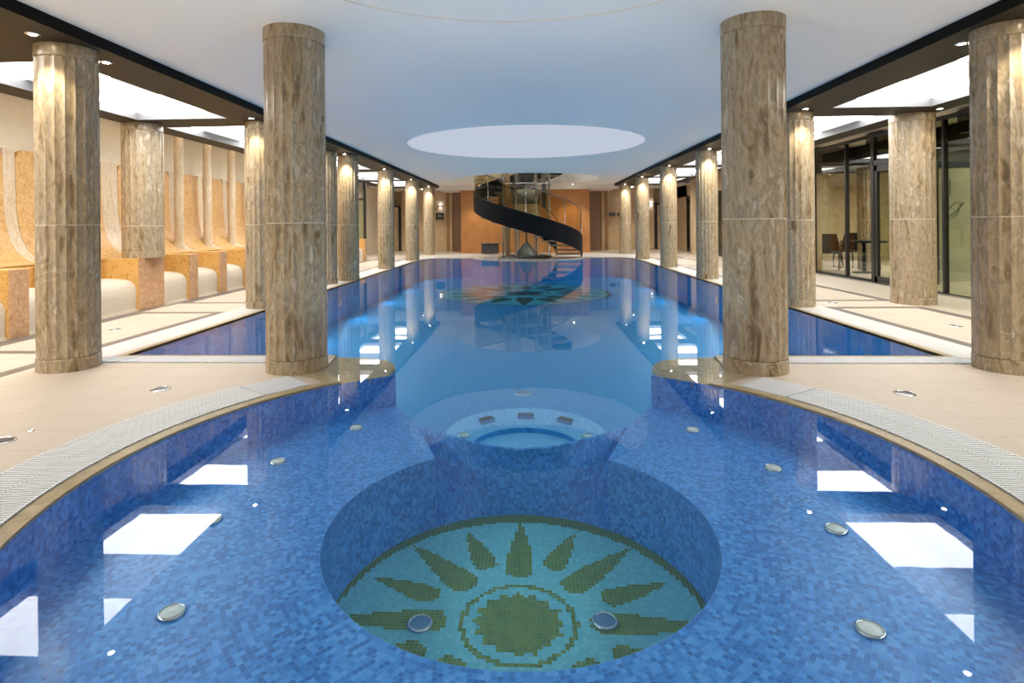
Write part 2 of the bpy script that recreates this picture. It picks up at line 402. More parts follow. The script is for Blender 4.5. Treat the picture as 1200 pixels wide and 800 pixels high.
# ------------------------------------------------------------------ sun mosaics
def sun_code(x, y, R, fat=1.):
    """0/1 turquoise, 2/3 olive for a point, R = radius of the disc"""
    r = math.hypot(x, y)/R*.965; a = math.atan2(y, x)
    if r > .945: return 3
    lob = .212+.018*math.cos(16*a)
    if r < lob: return 2
    if .268 < r < .296: return 2
    k = round(a/(PI/8)); da = a-k*PI/8
    long = (k % 2 == 0); r0, r1 = (.36, .93) if long else (.47, .88)
    wmax = (.078 if long else .066)*fat
    if r0 < r < r1:
        t = (r-r0)/(r1-r0); wd = wmax*(min(1, t/.12+.35) if t < .12 else 1-((t-.12)/.88)**1.5 + .10)
        if abs(r*math.sin(da)) < min(wd, wmax) and abs(da) < 1: return 2
    return 0
def sun(name, c, R, z, size, label, off=(0, 0), petal=('olive', 'olive2'), fat=1.):
    mb = MB(); n = int(R/size)+1
    for i in range(-n, n):
        for j in range(-n, n):
            cx, cy = (i+.5)*size, (j+.5)*size
            if math.hypot(cx, cy) > R+size*.7: continue
            k = sun_code(cx-off[0], cy-off[1], R, fat) if math.hypot(cx, cy) < R*.975 else 3
            if k == 0 and random.random() < .3: k = 1
            if k == 2 and random.random() < .3: k = 3
            g = size*.04
            x0, x1, y0, y1 = [v for v in (c[0]+i*size+g, c[0]+(i+1)*size-g, c[1]+j*size+g, c[1]+(j+1)*size-g)]
            mb.add([(x0, y0, z), (x1, y0, z), (x1, y1, z), (x0, y1, z)], [(0, 1, 2, 3)], k)
    base = MB().fill(arc(c, R*1.0+.03, 0, 2*PI, 64)[:-1], [], z-.004)
    o = mb.build(name, [M['turq'], M['turq2'], M[petal[0]], M[petal[1]]]); tag(o, label, 'mosaic', 'sun mosaics on the pool floor', 'thing')
    base.build('grout', M['turq2'], o)
    return o
sun('sun_mosaic', TC, BR, FZ, .0215, 'olive green sun on turquoise mosaic at the bottom of the round whirlpool', off=(-.005, -.08))
sun('sun_mosaic', MC, MR, FZ, .046, 'large turquoise disc with brown petals on the floor of the long pool', petal=('petal', 'petal2'), fat=1.25)

# round pit in the long pool; pale inner floor stands in for underwater light
p = MB()
p.lathe([(PR, FZ), (.53, FZ-.13)], (PC[0], PC[1], 0), 56, cap=False); p.lathe([(.53, FZ-.13), (.53, FZ-.18)], (PC[0], PC[1], 0), 56, 1, cap=False)
p.lathe([(.53, FZ-.18), (.001, FZ-.18)], (PC[0], PC[1], 0), 56, 0, cap=False)
# uv for lathe parts: add simple planar
for i, f in enumerate(p.f): p.uv[i] = [(p.v[k][0]+p.v[k][2], p.v[k][1]) for k in f]
pit = p.build('round_pit', [M['tilel'], M['tilem']]); tag(pit, 'round sunken basin with pale blue rim in the floor of the long pool', 'sunken basin', kind='thing')
def ring_lamp(name, x, y, z, r, lens, label, cat, group=None):
    o = empty(name, (x, y, z), label, cat, group)
    MB().lathe([(r, 0), (r*1.0, .008), (r*.86, .014), (r*.80, .010)], n=28, cap=False).build('trim_ring', M['chrome'], o)
    MB().lathe([(r*.81, .009), (r*.5, .013), (.001, .015)], n=28, cap=False).build('lens', lens, o)
    return o
where = ['beside the left front column tip', 'nearest the middle of the left side', 'on the left side by the long water edge', 'at the lower left of the whirlpool']
BL = [(-1.249, 4.231, 'fourth from the camera along the left bench'), (-1.571, 3.609, 'third from the camera along the left bench'),
      (-1.595, 2.886, 'second from the camera along the left bench'), (-1.357, 2.183, 'nearest the camera on the left bench'),
      (1.255, 4.231, 'fourth from the camera along the right bench'), (1.558, 3.58, 'third from the camera along the right bench'),
      (1.565, 2.873, 'second from the camera along the right bench'), (1.316, 2.169, 'nearest the camera on the right bench')]
def uplight(o, power, size=165):
    l = bpy.data.lights.new('underwater_glow', 'SPOT'); l.energy = power; l.spot_size = math.radians(size); l.spot_blend = .5; l.color = (.80, .92, 1.); l.shadow_soft_size = .05
    lo = bpy.data.objects.new('glow', l); COL.objects.link(lo); lo.parent = o; lo.location = (0, 0, .03); lo.rotation_euler = (PI, 0, 0)
for x, y, t in BL:
    lo_ = ring_lamp('underwater_lamp', x, y, BZ, .052, M['lens'], 'round chrome rimmed underwater lamp, ' + t, 'underwater lamp', 'underwater lamps in the whirlpool bench')
    uplight(lo_, 20, 110)
ring_lamp('floor_jet', -.492, 2.789, FZ+.001, .064, M['bluelens'], 'blue disc jet on the left petal of the whirlpool sun', 'water jet', 'disc jets on the whirlpool floor')
ring_lamp('floor_jet', .423, 2.834, FZ+.001, .064, M['bluelens'], 'blue disc jet on the right petal of the whirlpool sun', 'water jet', 'disc jets on the whirlpool floor')
ring_lamp('floor_drain', -.01, 6.66, FZ, .105, M['bluelens'], 'round drain in the pool floor beyond the sunken basin', 'drain')
for s_, side in ((-1, 'left'), (1, 'right')):
    a = math.radians(90+s_*-1*75) if False else math.atan2(.02, s_*1.)
    x, y = PC[0]+s_*.60, PC[1]+.12
    ring_lamp('pit_jet', x, y, FZ-.065, .068, M['lens'], 'round jet on the %s side of the sunken basin rim' % side, 'water jet', 'jets in the sunken basin')
for s_, side in ((-1, 'left'), (0, 'middle'), (1, 'right')):
    a = math.radians(90-s_*38); x, y = PC[0]+.67*math.cos(a), PC[1]+.67*math.sin(a)
    o = empty('intake_grille', (x, y, FZ-.045), 'dark rectangular intake grille, %s of three on the sunken basin rim' % side, 'grille', 'intake grilles of the sunken basin', rz=a-PI/2)
    g = MB()
    for k in range(7): g.box(-.075+k*.0225, -.063+k*.0225, -.035, .035, .0, .016)
    g.build('slats', M['steel'], o)
    MB().box(-.085, .085, -.045, .045, -.03, .008).build('frame', M['bluelens'], o)

for s_, side in ((-1, 'left'), (1, 'right')):  # unseen lamps added to brighten the pool floor and the ceiling
    for i in range(6):
        y = 6.6+i*2.6
        o = empty('added_wall_lamp', (s_*(XP-.004), y, -.34), 'added round underwater lamp in the %s wall of the long pool, %s from the camera' % (side, ORD[i]), 'underwater lamp', 'added underwater lamps in the long pool walls')
        o.rotation_euler = (0, -s_*PI/2, 0)
        MB().lathe([(.09, 0), (.09, .012), (.07, .018)], n=24, cap=False).build('trim_ring', M['chrome'], o)
        MB().lathe([(.071, .012), (.001, .016)], n=24, cap=False).build('lens', M['lens'], o)
        uplight(o, 36, 150)
# ------------------------------------------------------------------ overflow grates and coping
cop = MB()
def flat_ring(mb, r0, r1, a0, a1, z, n=90, mi=0):
    A = arc(TC, r0, a0, a1, n, z); B = arc(TC, r1, a0, a1, n, z); k = n+1
    mb.add(A+B, [(i, k+i, k+i+1, i+1) for i in range(n)], mi, [(q[0], q[1]) for q in A+B])
a0, a1 = PI-grA, 2*PI+grA
flat_ring(cop, TR, 2.245, a0, a1, .004)
for s_ in (1, -1):     # stone between the rim end and the column
    q = [(s_*1.45, 4.50), (s_*1.52, 4.56), (s_*1.64, 4.72), (s_*1.74, 4.93), (s_*2.0, 4.8), (s_*1.68, 4.57), (s_*1.57, 4.46)]
    if s_ < 0: q = q[::-1]
    cop.fill(q, [], .0035)
struct(cop.build('trim_3', M['coping']), 'brown stone coping round the whirlpool')
cop = MB()
for s_ in (1, -1):
    xs = sorted((s_*1.8, s_*3.98)); cop.box(xs[0], xs[1], YF-.075, YF, -.03, .004)
    xs = sorted((s_*XP, s_*(XP+.075))); cop.box(xs[0], xs[1], YF, 19.4, -.03, .004)
    pts = [(s_*x, y) for x, y in far]; o2 = [(s_*(x+.075), y+.02) for x, y in far]
    A = [(x, y, .004) for x, y in pts]; B = [(x, y, .004) for x, y in o2]
    cop.add(A+B, [(i, i+1, 4+i+1, 4+i) if s_ > 0 else (i, 4+i, 4+i+1, i+1) for i in range(3)])
struct(cop.build('trim_4', M['coping']), 'stone coping round the long pool')

def ring_grate(side):
    g = MB(); s_ = 1 if side == 'right' else -1
    aE = math.atan2(4.22-2.9, 2.05)
    def ang(t): return t if s_ > 0 else PI-t
    rm0, rm1 = 2.432, 2.446; pitch = .0245/2.42
    k = int((aE+PI/2)/pitch)
    for i in range(k):
        t0 = aE-(i+.5)*pitch; t1 = t0+pitch*.56
        for ra_, rb in ((2.25, rm0), (rm1, 2.628)):
            c = [(TC[0]+r*math.cos(ang(t)), TC[1]+r*math.sin(ang(t))) for r, t in ((ra_, t0), (rb, t0), (rb, t1), (ra_, t1))]
            g.add([(x, y, .012) for x, y in c]+[(x, y, 0.002) for x, y in c], [(0, 1, 2, 3), (0, 4, 5, 1), (1, 5, 6, 2), (2, 6, 7, 3), (3, 7, 4, 0)])
    for r in (2.246, rm0+.0, 2.622):
        A = [(TC[0]+r*math.cos(ang(aE-(aE+PI/2)*i/70)), TC[1]+r*math.sin(ang(aE-(aE+PI/2)*i/70))) for i in range(71)]
        B = [(TC[0]+(r+.01)*math.cos(ang(aE-(aE+PI/2)*i/70)), TC[1]+(r+.01)*math.sin(ang(aE-(aE+PI/2)*i/70))) for i in range(71)]
        g.add([(x, y, .0125) for x, y in A+B], [(i, i+1, 72+i, 71+i) for i in range(70)])
    o = g.build('overflow_grate', M['grate'])
    tag(o, 'curved white slatted overflow grate along the %s side of the whirlpool' % side, 'drain grate', 'curved overflow grates', 'thing')
    # short piece that turns in front of the column
    g = MB()
    for i in range(14):
        f = i/14; 
        p0 = Vector((1.655, 4.46)).lerp(Vector((1.80, 4.25)), f); p0 = Vector((1.60+.02*i/14*0, 0)) if False else p0
    a_, b_, c_, d_ = Vector((1.60, 4.47)), Vector((1.745, 4.345)), Vector((2.09, 4.60)), Vector((1.80, 4.70))
    a_ = Vector((TC[0]+2.25*math.cos(aE+.16), TC[1]+2.25*math.sin(aE+.16))); b_ = Vector((TC[0]+2.25*math.cos(aE+.008), TC[1]+2.25*math.sin(aE+.008)))
    c_ = Vector((TC[0]+2.62*math.cos(aE+.008), TC[1]+2.62*math.sin(aE+.008))); d_ = Vector((TC[0]+2.62*math.cos(aE+.16), TC[1]+2.62*math.sin(aE+.16)))
    for i in range(16):
        f0, f1 = i/16, (i+.6)/16
        q = [a_.lerp(d_, f0), b_.lerp(c_, f0), b_.lerp(c_, f1), a_.lerp(d_, f1)]
        q = [(s_*v.x, v.y) for v in q]
        g.add([(x, y, .012) for x, y in q]+[(x, y, .002) for x, y in q], [(0, 1, 2, 3), (0, 4, 5, 1), (1, 5, 6, 2), (2, 6, 7, 3), (3, 7, 4, 0)])
    g.build('end_section', M['grate'], o)
    ch = MB(); A = [(TC[0]+r*math.cos(ang(aE+.165-(aE+.165+PI/2)*i/60)), TC[1]+r*math.sin(ang(aE+.165-(aE+.165+PI/2)*i/60))) for r in (2.245, 2.632) for i in range(61)]
    ch.add([(x, y, .0022) for x, y in A], [(i, i+1, 62+i, 61+i) for i in range(60)])
    ch.build('channel', M['gutter'], o)
M['gutter'] = simple('grey gutter', (.20, .205, .215), .6)
ring_grate('left'); ring_grate('right')
def straight_grate(x0, x1, y0, y1, along, pitch, label):
    g = MB(); L_ = (y1-y0) if along == 'y' else (x1-x0)
    for i in range(int(L_/pitch)):
        a = i*pitch
        if along == 'y': g.box(x0, x1, y0+a, y0+a+pitch*.62, .002, .012)
        else: g.box(x0+a, x0+a+pitch*.62, y0, y1, .002, .012)
    if along == 'x': g.box(x0, x1, (y0+y1)/2-.006, (y0+y1)/2+.006, .002, .0125)
    o = g.build('overflow_grate', M['grate']); tag(o, label, 'drain grate', 'straight overflow grates', 'thing')
    MB().box(x0, x1, y0, y1, .0, .0022).build('channel', M['gutter'], o)
straight_grate(-3.98, -2.24, 5.13, 5.35, 'x', .026, 'narrow white slotted grate behind the left front column')
straight_grate(2.26, 3.98, 5.13, 5.35, 'x', .026, 'narrow white slotted grate behind the right front column')
# white border strips beside the long pool
for s_, i in ((-1, 5), (1, 6)):
    q = MB(); xs = sorted((s_*(XP+.075), s_*4.40)); q.box(xs[0], xs[1], YF-.08, 24.6, -.01, .003)
    struct(q.build('trim_%d' % i, M['whitestone']), 'white stone border strip along the %s edge of the long pool' % ('left' if s_ < 0 else 'right'))
q = MB(); q.fill([(3.35, yb+.02)]+[(3.6, 20.35), (3.975, 18.5)][0:0]+[(3.98, 21.2), (3.98, 24.6), (-3.98, 24.6), (-3.98, 21.2), (-3.35, yb+.02)]+[(x, y+.0) for x, y in arc(SC, platform_r-.01, -PI-pa, pa, 40)], [], .003)
struct(q.build('trim_7', M['whitestone']))
# dark inlays
st = MB()
def strip(x0, x1, y0, y1): st.box(x0, x1, y0, y1, -.005, .003)
strip(-4.54, -4.405, 3.6, 5.58); strip(-4.53, -4.405, 5.70, 8.10); strip(-5.57, -4.55, 5.50, 5.62); strip(-5.69, -4.405, 8.10, 8.22)
strip(-5.72, -5.58, 3.6, 8.1); strip(-5.69, -4.405, 9.15, 9.27); strip(-5.72, -5.58, 9.27, 12.6); strip(-4.53, -4.405, 9.27, 12.6)
strip(4.405, 4.54, 3.4, 8.42); strip(4.405, 5.80, 8.42, 8.55); strip(5.64, 5.80, 3.4, 8.42); strip(4.5, 5.78, 9.2, 9.32); strip(5.66, 5.80, 9.32, 12.6); strip(4.5, 4.62, 9.32, 12.6)
strip(7.02, 7.16, 7.0, 14.9); strip(-5.80, -5.70, 3.4, 21)
for y in (13.2, 17.0, 20.8):
    for s_ in (1, -1):
        for (a, b_) in ((4.5, 4.62), (5.6, 5.72)): xs = sorted((s_*a, s_*b_)); strip(xs[0], xs[1], y, y+3.2)
        xs = sorted((s_*4.5, s_*5.72)); strip(xs[0], xs[1], y, y+.12); strip(xs[0], xs[1], y+3.2, y+3.32)
struct(st.build('trim_8', M['strip']), 'dark stone inlay lines in the deck')
for x, y, lab in ((-2.796, 4.29, 'round metal drain cover in the tiles left of the whirlpool'), (-3.052, 3.226, 'round drain cover at the left frame edge by the curved grate'),
                  (2.778, 4.248, 'round metal drain cover in the tiles right of the whirlpool'), (5.121, 6.974, 'small floor drain in the right aisle between the first columns'),
                  (-5.043, 6.815, 'small floor drain in the left aisle in front of the stone seats'), (4.75, 9.0, 'small floor drain in the right aisle beside the inner column')):
    ring_lamp('floor_drain', x, y, -.006, .072, M['steel'], lab, 'drain', 'drain covers in the deck')
ring_lamp('floor_stud', -3.03, 3.393, -.008, .022, M['lens'], 'tiny round stud in the tiles near the left drain cover', 'stud')

# ------------------------------------------------------------------ columns
def drum(R, z0, z1, nf=20, dep=.011, seg=6):
    mb = MB(); ring = []
    for i in range(nf):
        for j in range(seg):
            t = j/seg; a = 2*PI*(i+t)/nf; r = R-dep*math.sin(PI*t)**.8; ring.append((r*math.cos(a), r*math.sin(a)))
    k = len(ring); vs = []; zs = [z0, z0+.006, z1-.006, z1]; ins = [.006, 0, 0, .006]
    for z, q in zip(zs, ins): vs += [(x*(1-q/R), y*(1-q/R), z) for x, y in ring]
    fs = [(j*k+i, j*k+(i+1) % k, (j+1)*k+(i+1) % k, (j+1)*k+i) for j in range(3) for i in range(k)]
    mb.add(vs, fs, 0, smooth=True); return mb
def column(x, y, R, H, label, group, z0=0., joint=1.28):
    o = empty('marble_column', (x, y, z0), label, 'column', group)
    MB().lathe([(R+.004, 0), (R+.004, .108), (R-.004, .113)], n=40).build('base', M['marble'], o, smooth_angle=35)
    drum(R, .113, joint-z0).build('lower_drum', M['marble'], o, smooth_angle=28)
    MB().lathe([(R-.006, joint-z0-.004), (R-.006, joint-z0+.006)], n=40).build('joint', M['drum'], o)
    drum(R, joint-z0+.003, H-z0-.11).build('upper_drum', M['marble'], o, smooth_angle=28)
    MB().lathe([(R-.004, H-z0-.112), (R+.002, H-z0-.106), (R+.002, H-z0)], n=40).build('neck', M['marble'], o, smooth_angle=35)
    return o
c0 = column(-1.99, 4.95, .257, ZC, 'large fluted marble column at the water edge in front, left of the whirlpool opening', 'large front columns')
dup(c0, (1.99, 4.95, 0), 'large fluted marble column at the water edge in front, right of the whirlpool opening', rz=.4)
rc = None
for s_, side in ((-1, 'left'), (1, 'right')):
    for i, y in enumerate(CY):
        lab = 'fluted marble column under the %s beam, %s of six going away from camera' % (side, ORD[i])
        X = s_*4.09
        if rc is None: rc = column(X, y, .238, ZS, lab, 'columns in the two poolside rows')
        else: dup(rc, (X, y, 0), lab, rz=i*.7+s_)
dup(rc, (-4.33, 12.2, 0), 'fluted marble column half hidden behind the left front column', rz=.2)
column(5.93, 8.95, .295, ZS, 'thick fluted marble column in the right aisle beside the glass door', 'thick aisle columns')
column(-5.97, 8.68, .285, ZS, 'thick fluted marble column standing on a stone seat pedestal on the left', 'thick aisle columns', z0=.79)

# ------------------------------------------------------------------ ceiling
domeC, domeR = (0.02, 12.3), 2.52
stairR = 2.66; holeC = (0.05, 21.6)
bigC, bigR = (0.0, 2.93), 1.9
cm = MB()
n = 72
cir = lambda c, r: arc(c, r, 0, 2*PI, n)[:-1]
XF = 3.76
cm.fill([(-XF, -2.6), (XF, -2.6), (XF, 24.4), (W1, 24.4), (W1, 28.6), (W0, 28.6), (W0, 24.4), (-XF, 24.4)], [cir(bigC, bigR), cir(domeC, domeR), cir(holeC, stairR)], ZC, up=False)
cm.lathe([(bigR, ZC), (bigR, ZC+.016), (.001, ZC+.016)], (*bigC, 0), n, cap=False, smooth=False)
# dome recess: opening lip, wider chamber above
cm.lathe([(domeR, ZC), (domeR, ZC+.012)], (*domeC, 0), n, cap=False, smooth=False)
cm.lathe([(domeR, ZC+.95), (domeR, ZC+1.7), (.001, ZC+1.7)], (*domeC, 0), n, cap=False, smooth=False, mi=1)
cm.lathe([(stairR, ZC), (stairR, ZC+1.9), (.001, ZC+1.9)], (*holeC, 0), n, cap=False, smooth=False)
struct(cm.build('ceiling', [M['white'], M['dome_shade']]), 'smooth white ceiling with round recesses')
o = MB().lathe([(domeR, ZC+.012), (domeR, ZC+.95)], (*domeC, 0), n, cap=False).build('dome_wall_glow', emit('added dome glow', (.76, .84, 1.), .54))  # glow put into the recess wall in place of hidden lights
tag(o, 'pale blue wall of the big round ceiling recess over the pool, with added glow', 'ceiling light', kind='thing')
o = MB().lathe([(stairR-.05, ZC+1.5), (stairR-.05, ZC+1.56)], (*holeC, 0), n, cap=False).build('added_shaft_light', emit('added stairwell light', (1, .97, .93), 22.))  # unseen ring added to whiten the shaft walls
tag(o, 'added ring light high in the white stairwell above the spiral stairs', 'cove light', kind='thing')
# aisle soffits with lamp openings
bays = [(-2.2, 1.15), (1.5, 4.62), (5.30, 8.27), (8.93, 12.35), (12.95, 16.1), (16.85, 19.9), (20.65, 23.3)]  # the bay behind the camera is unseen, added for its light
for s_, side in ((-1, 'left'), (1, 'right')):
    xi, xo, xe = 4.38, 5.76, 6.15
    sf = MB()
    out = [(XF, -2.6), (xe, -2.6), (xe, 24.4), (XF+.1, 24.4), (XF+.02, 24.3), (XF, 24.1)]
    holes = [[(xi, a), (xo, a), (xo, b_), (xi, b_)] for a, b_ in bays]
    if s_ < 0: out = mir(out); holes = [mir(h) for h in holes]
    sf.fill(out, holes, ZS, up=False)
    xs = sorted((s_*xe, s_*(xe+.012))); sf.box(xs[0], xs[1], -2.6, 24.4, ZS, 3.12)
    struct(sf.build('soffit_%s' % side, M['dark']), 'dark bronze beam ceiling over the %s aisle' % side)
    fa = MB(); xs = sorted((s_*XF, s_*(XF-.006))); fa.box(xs[0], xs[1], -2.6, 24.3, ZS-.001, ZC+.05)
    xs = sorted((s_*XF, s_*xe)); fa.box(xs[0], xs[1], 24.4, 24.41, ZS, ZC+.01)
    struct(fa.build('trim_%d' % (9 if s_ < 0 else 10), M['black']), 'black fascia band along the %s beam' % side)
    # upper closing ceiling beyond the beam
    cv = MB(); xs = sorted((s_*xe, s_*(6.96 if s_ < 0 else W1))); cv.fill([(xs[0], -2.6), (xs[1], -2.6), (xs[1], 24.4), (xs[0], 24.4)], [], 3.12, up=False)
    struct(cv.build('ceiling_cove_%s' % side, M['cream']))
    for i, (a, b_) in enumerate(bays):
        if 1: lab = 'glowing rectangular ceiling light box over the %s aisle, %s from the camera' % (side, ORD[i])
        cx, cyy = s_*(xi+xo)/2, (a+b_)/2; o = empty('ceiling_light', (cx, cyy, ZS), lab, 'ceiling light', 'light boxes over the aisles')
        hx, hy = (xo-xi)/2, (b_-a)/2; f = MB(); d = .13
        f.box(-hx, -hx+.01, -hy, hy, 0, d); f.box(hx-.01, hx, -hy, hy, 0, d); f.box(-hx, hx, -hy, -hy+.01, 0, d); f.box(-hx, hx, hy-.01, hy, 0, d)
        f.build('surround', M['cofframe'], o)
        e = 1.05  # white vault lit from its ends, painted as bright and dim glow
        MB().box(-hx, hx, hy-e, hy, d-.01, d).build('diffuser', M['Lbright'], o)
        MB().box(-hx, hx, -hy, -hy+e, d-.01, d).build('diffuser', M['Lbright'], o)
        MB().box(-hx, hx, -hy+e, hy-e, d-.006, d).build('middle_vault_glow', M['Ldim'], o)
# downlights
def spotlight(parent, power, size=95, col=(1, .88, .66)):
    l = bpy.data.lights.new('spot_glow', 'SPOT'); l.energy = power; l.spot_size = math.radians(size); l.spot_blend = .6; l.color = col; l.shadow_soft_size = .03
    lo = bpy.data.objects.new('glow', l); COL.objects.link(lo); lo.parent = parent; lo.location = (0, 0, -.03)
def downlight(x, y, label, power=14, z=ZS, group='recessed spotlights beside the columns'):
    o = empty('downlight', (x, y, z), label, 'spotlight', group)
    MB().lathe([(.030, -.004), (.052, -.006), (.055, 0)], n=24, cap=False).build('trim_ring', M['chrome'], o)
    MB().lathe([(.031, -.005), (.001, -.005)], n=20, cap=False).build('bulb', M['spot'], o)
    spotlight(o, power); return o
for s_, side in ((-1, 'left'), (1, 'right')):
    for i, y in enumerate(CY):
        for dy, nm in ((-.42, 'near'), (.40, 'far')):
            if dy > 0 and i > 1: continue
            downlight(s_*4.03, y+dy, 'small spotlight in the %s beam on the %s side of the %s column from camera' % (side, nm, ORD[i]), (48 if i < 2 else 95) if dy < 0 else 30)
downlight(6.0, 8.45, 'small spotlight in the dark ceiling before the thick right aisle column', 10)
downlight(-4.2, 11.75, 'small spotlight in the left beam just before the half hidden column', 12)

# ------------------------------------------------------------------ walls
def wallbox(name, mat, x0, x1, y0, y1, z0, z1, label=None): return struct(MB().box(x0, x1, y0, y1, z0, z1).build(name, M[mat]), label)
wallbox('wall_left', 'cream', W0-.1, W0, -2.7, 28.7, 0, 3.2, 'cream left wall')
wallbox('wall_front', 'cream', W0, W1, -2.7, -2.6, -.1, 3.2, 'wall behind the camera')
wallbox('wall_back', 'sand', W0, W1, 28.5, 28.6, 0, 3.2, 'cream stone back wall')
wallbox('wall_right', 'lounge', W1, W1+.1, -2.6, 28.7, 0, 3.2, 'far wall of the lounge')
# back wall relief
wallbox('wall_centre', 'copper', -2.93, 2.80, 25.35, 28.45, 0, 2.80, 'copper coloured wall behind the stairs')
for s_ in (1, -1):
    q = (s_*2.9, s_*3.46); wallbox('wall_recess', 'mauve', min(q), max(q), 27.0, 28.4, 0, 2.95)
    q = (s_*3.46, s_*3.86); o = MB(); o.box(min(q), max(q), 27.3, 28.4, 0, 2.96); struct(o.build('trim_11' if s_ > 0 else 'trim_12', M['brown']))
    q = (s_*3.57, s_*3.70); o = MB(); o.box(min(q), max(q), 27.24, 27.3, 0, 2.96); struct(o.build('trim_13' if s_ > 0 else 'trim_14', M['sand']))
    q = (s_*3.86, s_*6.2); wallbox('wall_panel', 'sand', min(q), max(q), 28.0, 28.45, 0, 2.96)
    q = (s_*3.9, s_*6.15); o = MB(); o.box(min(q), max(q), 27.96, 28.0, 2.17, 2.20); struct(o.build('trim_15' if s_ > 0 else 'trim_16', M['sand']))
    # door at the side of the back wall
    d = MB(); 
    for a, b_ in ((6.28, 6.36), (7.12, 7.2)): q = (s_*a, s_*b_); d.box(min(q), max(q), 27.98, 28.06, 0, 2.25)
    q = (s_*6.28, s_*7.2); d.box(min(q), max(q), 27.98, 28.06, 2.17, 2.25)
    do = struct(d.build('door_%d' % (2 if s_ > 0 else 3), M['frame'])); q = (s_*6.36, s_*7.12)
    MB().box(min(q), max(q), 28.0, 28.03, .02, 2.17).build('leaf', M['sand'], do)
wallbox('trim_17', 'white', -3.9, 3.9, 24.9, 27.0, 2.80, ZC, 'lowered white ceiling edge before the copper wall')
# wall lamps on the back wall
for s_, side, x in ((-1, 'left', -4.25), (1, 'right', 4.62)):
    o = empty('wall_lamp', (x, 27.97, 2.2), 'small cool wall lamp shining up and down, on the %s of the back wall' % side, 'wall lamp', 'wall lamps on the back wall')
    MB().bbox(-.05, .05, -.09, 0, -.05, .05, .01).build('housing', M['sand'], o)
    MB().box(-.04, .04, -.085, -.01, .05, .056).build('upper_lens', M['wallamp'], o)
    MB().box(-.04, .04, -.085, -.01, -.056, -.05).build('lower_lens', M['wallamp'], o)
o = empty('wall_lamp', (6.05, 27.97, 2.2), 'small cool wall lamp beside the far right door frame', 'wall lamp', 'wall lamps on the back wall')
MB().bbox(-.05, .05, -.09, 0, -.05, .05, .01).build('housing', M['sand'], o)
MB().box(-.04, .04, -.085, -.01, .05, .056).build('upper_lens', M['wallamp'], o)
MB().box(-.04, .04, -.085, -.01, -.056, -.05).build('lower_lens', M['wallamp'], o)
# signs
def sign(x0, x1, z0, z1, label, glyphs):
    o = empty('wall_sign', ((x0+x1)/2, 27.99, (z0+z1)/2), label, 'sign')
    w_, h_ = (x1-x0)/2, (z1-z0)/2
    MB().bbox(-w_, w_, -.03, 0, -h_, h_, .004).build('plate', M['sign'], o)
    g = MB()
    for a, b_, c, d in glyphs: g.box(a*w_, b_*w_, -.034, -.030, c*h_, d*h_)
    g.build('markings', M['signw'], o)
sign(-4.48, -4.09, 1.53, 1.87, 'square black sign with white pictograms on the left of the back wall',
     [(-.45, -.15, .25, .45), (-.45, -.36, -.25, .45), (-.25, -.15, -.25, .45), (-.45, -.15, .0, .08), (.1, .2, -.1, .4), (.3, .42, -.3, .4), (.42, .62, -.3, -.2), (-.05, .05, -.3, -.2), (.45, .6, .05, .15), (-.4, -.3, -.5, -.35)])
sign(4.02, 4.33, 1.63, 1.79, 'wide black sign on the right of the back wall', [(-.85, .85, -.04, .04)])
sign(4.43, 4.60, 1.63, 1.79, 'narrow black sign partly behind the last right column', [(-.7, .7, -.04, .04)])

# ------------------------------------------------------------------ stone seats on the left
XA = -5.80; HA = .79
prof = [(-6.86, 2.33), (-6.86, 2.30), (-6.855, 2.20), (-6.84, 1.5), (-6.81, 1.28), (-6.76, 1.10), (-6.68, .96), (-6.57, .865), (-6.46, .812), (-6.36, HA-.004)]
arms = [5.30, 6.32, 7.25, None, 9.75, 10.72, 11.69, 12.66, 13.63, 14.6, 15.57, 16.54, 17.51, 18.48, 19.45, 20.3]
def arm(y, w_=.25, label='', wide=False):
    o = empty('stone_divider', (XA, y, 0), label, 'divider', 'stone dividers between the seats')
    MB().bbox(-.56, -.03, -w_/2, w_/2, 0, HA, .008).build('body', M['onyx'], o)
    MB().bbox(-.03, 0, -w_/2, w_/2, 0, HA, .006).build('front_slab', M['onyxpink'], o)
    return o
vis = [y for y in arms]
k = 0; edges = []
for i, y in enumerate(arms):
    if y is None:
        o = empty('stone_pedestal', (XA, 8.64, 0), 'wide amber stone block carrying the thick fluted column on the left', 'pedestal')
        MB().bbox(-.56, -.03, -.29, .29, 0, HA, .008).build('body', M['onyx'], o); MB().bbox(-.03, .0, -.29, .29, 0, HA, .006).build('front_slab', M['onyxpink'], o)
        edges.append((8.35, 8.93)); continue
    nm = ORD[i] if i < 15 else 'last'
    if i == 0: lab = 'amber stone divider block at the left frame edge, nearest the camera'
    elif i < 3: lab = 'amber stone divider block, %s from the camera, before the thick column' % ORD[i]
    else: lab = 'amber stone divider block, %s beyond the thick column on the left' % (ORD[i-4] if i < 15 else 'last')
    arm(y, .25 if i < 5 else .24, lab); edges.append((y-.125, y+.125))
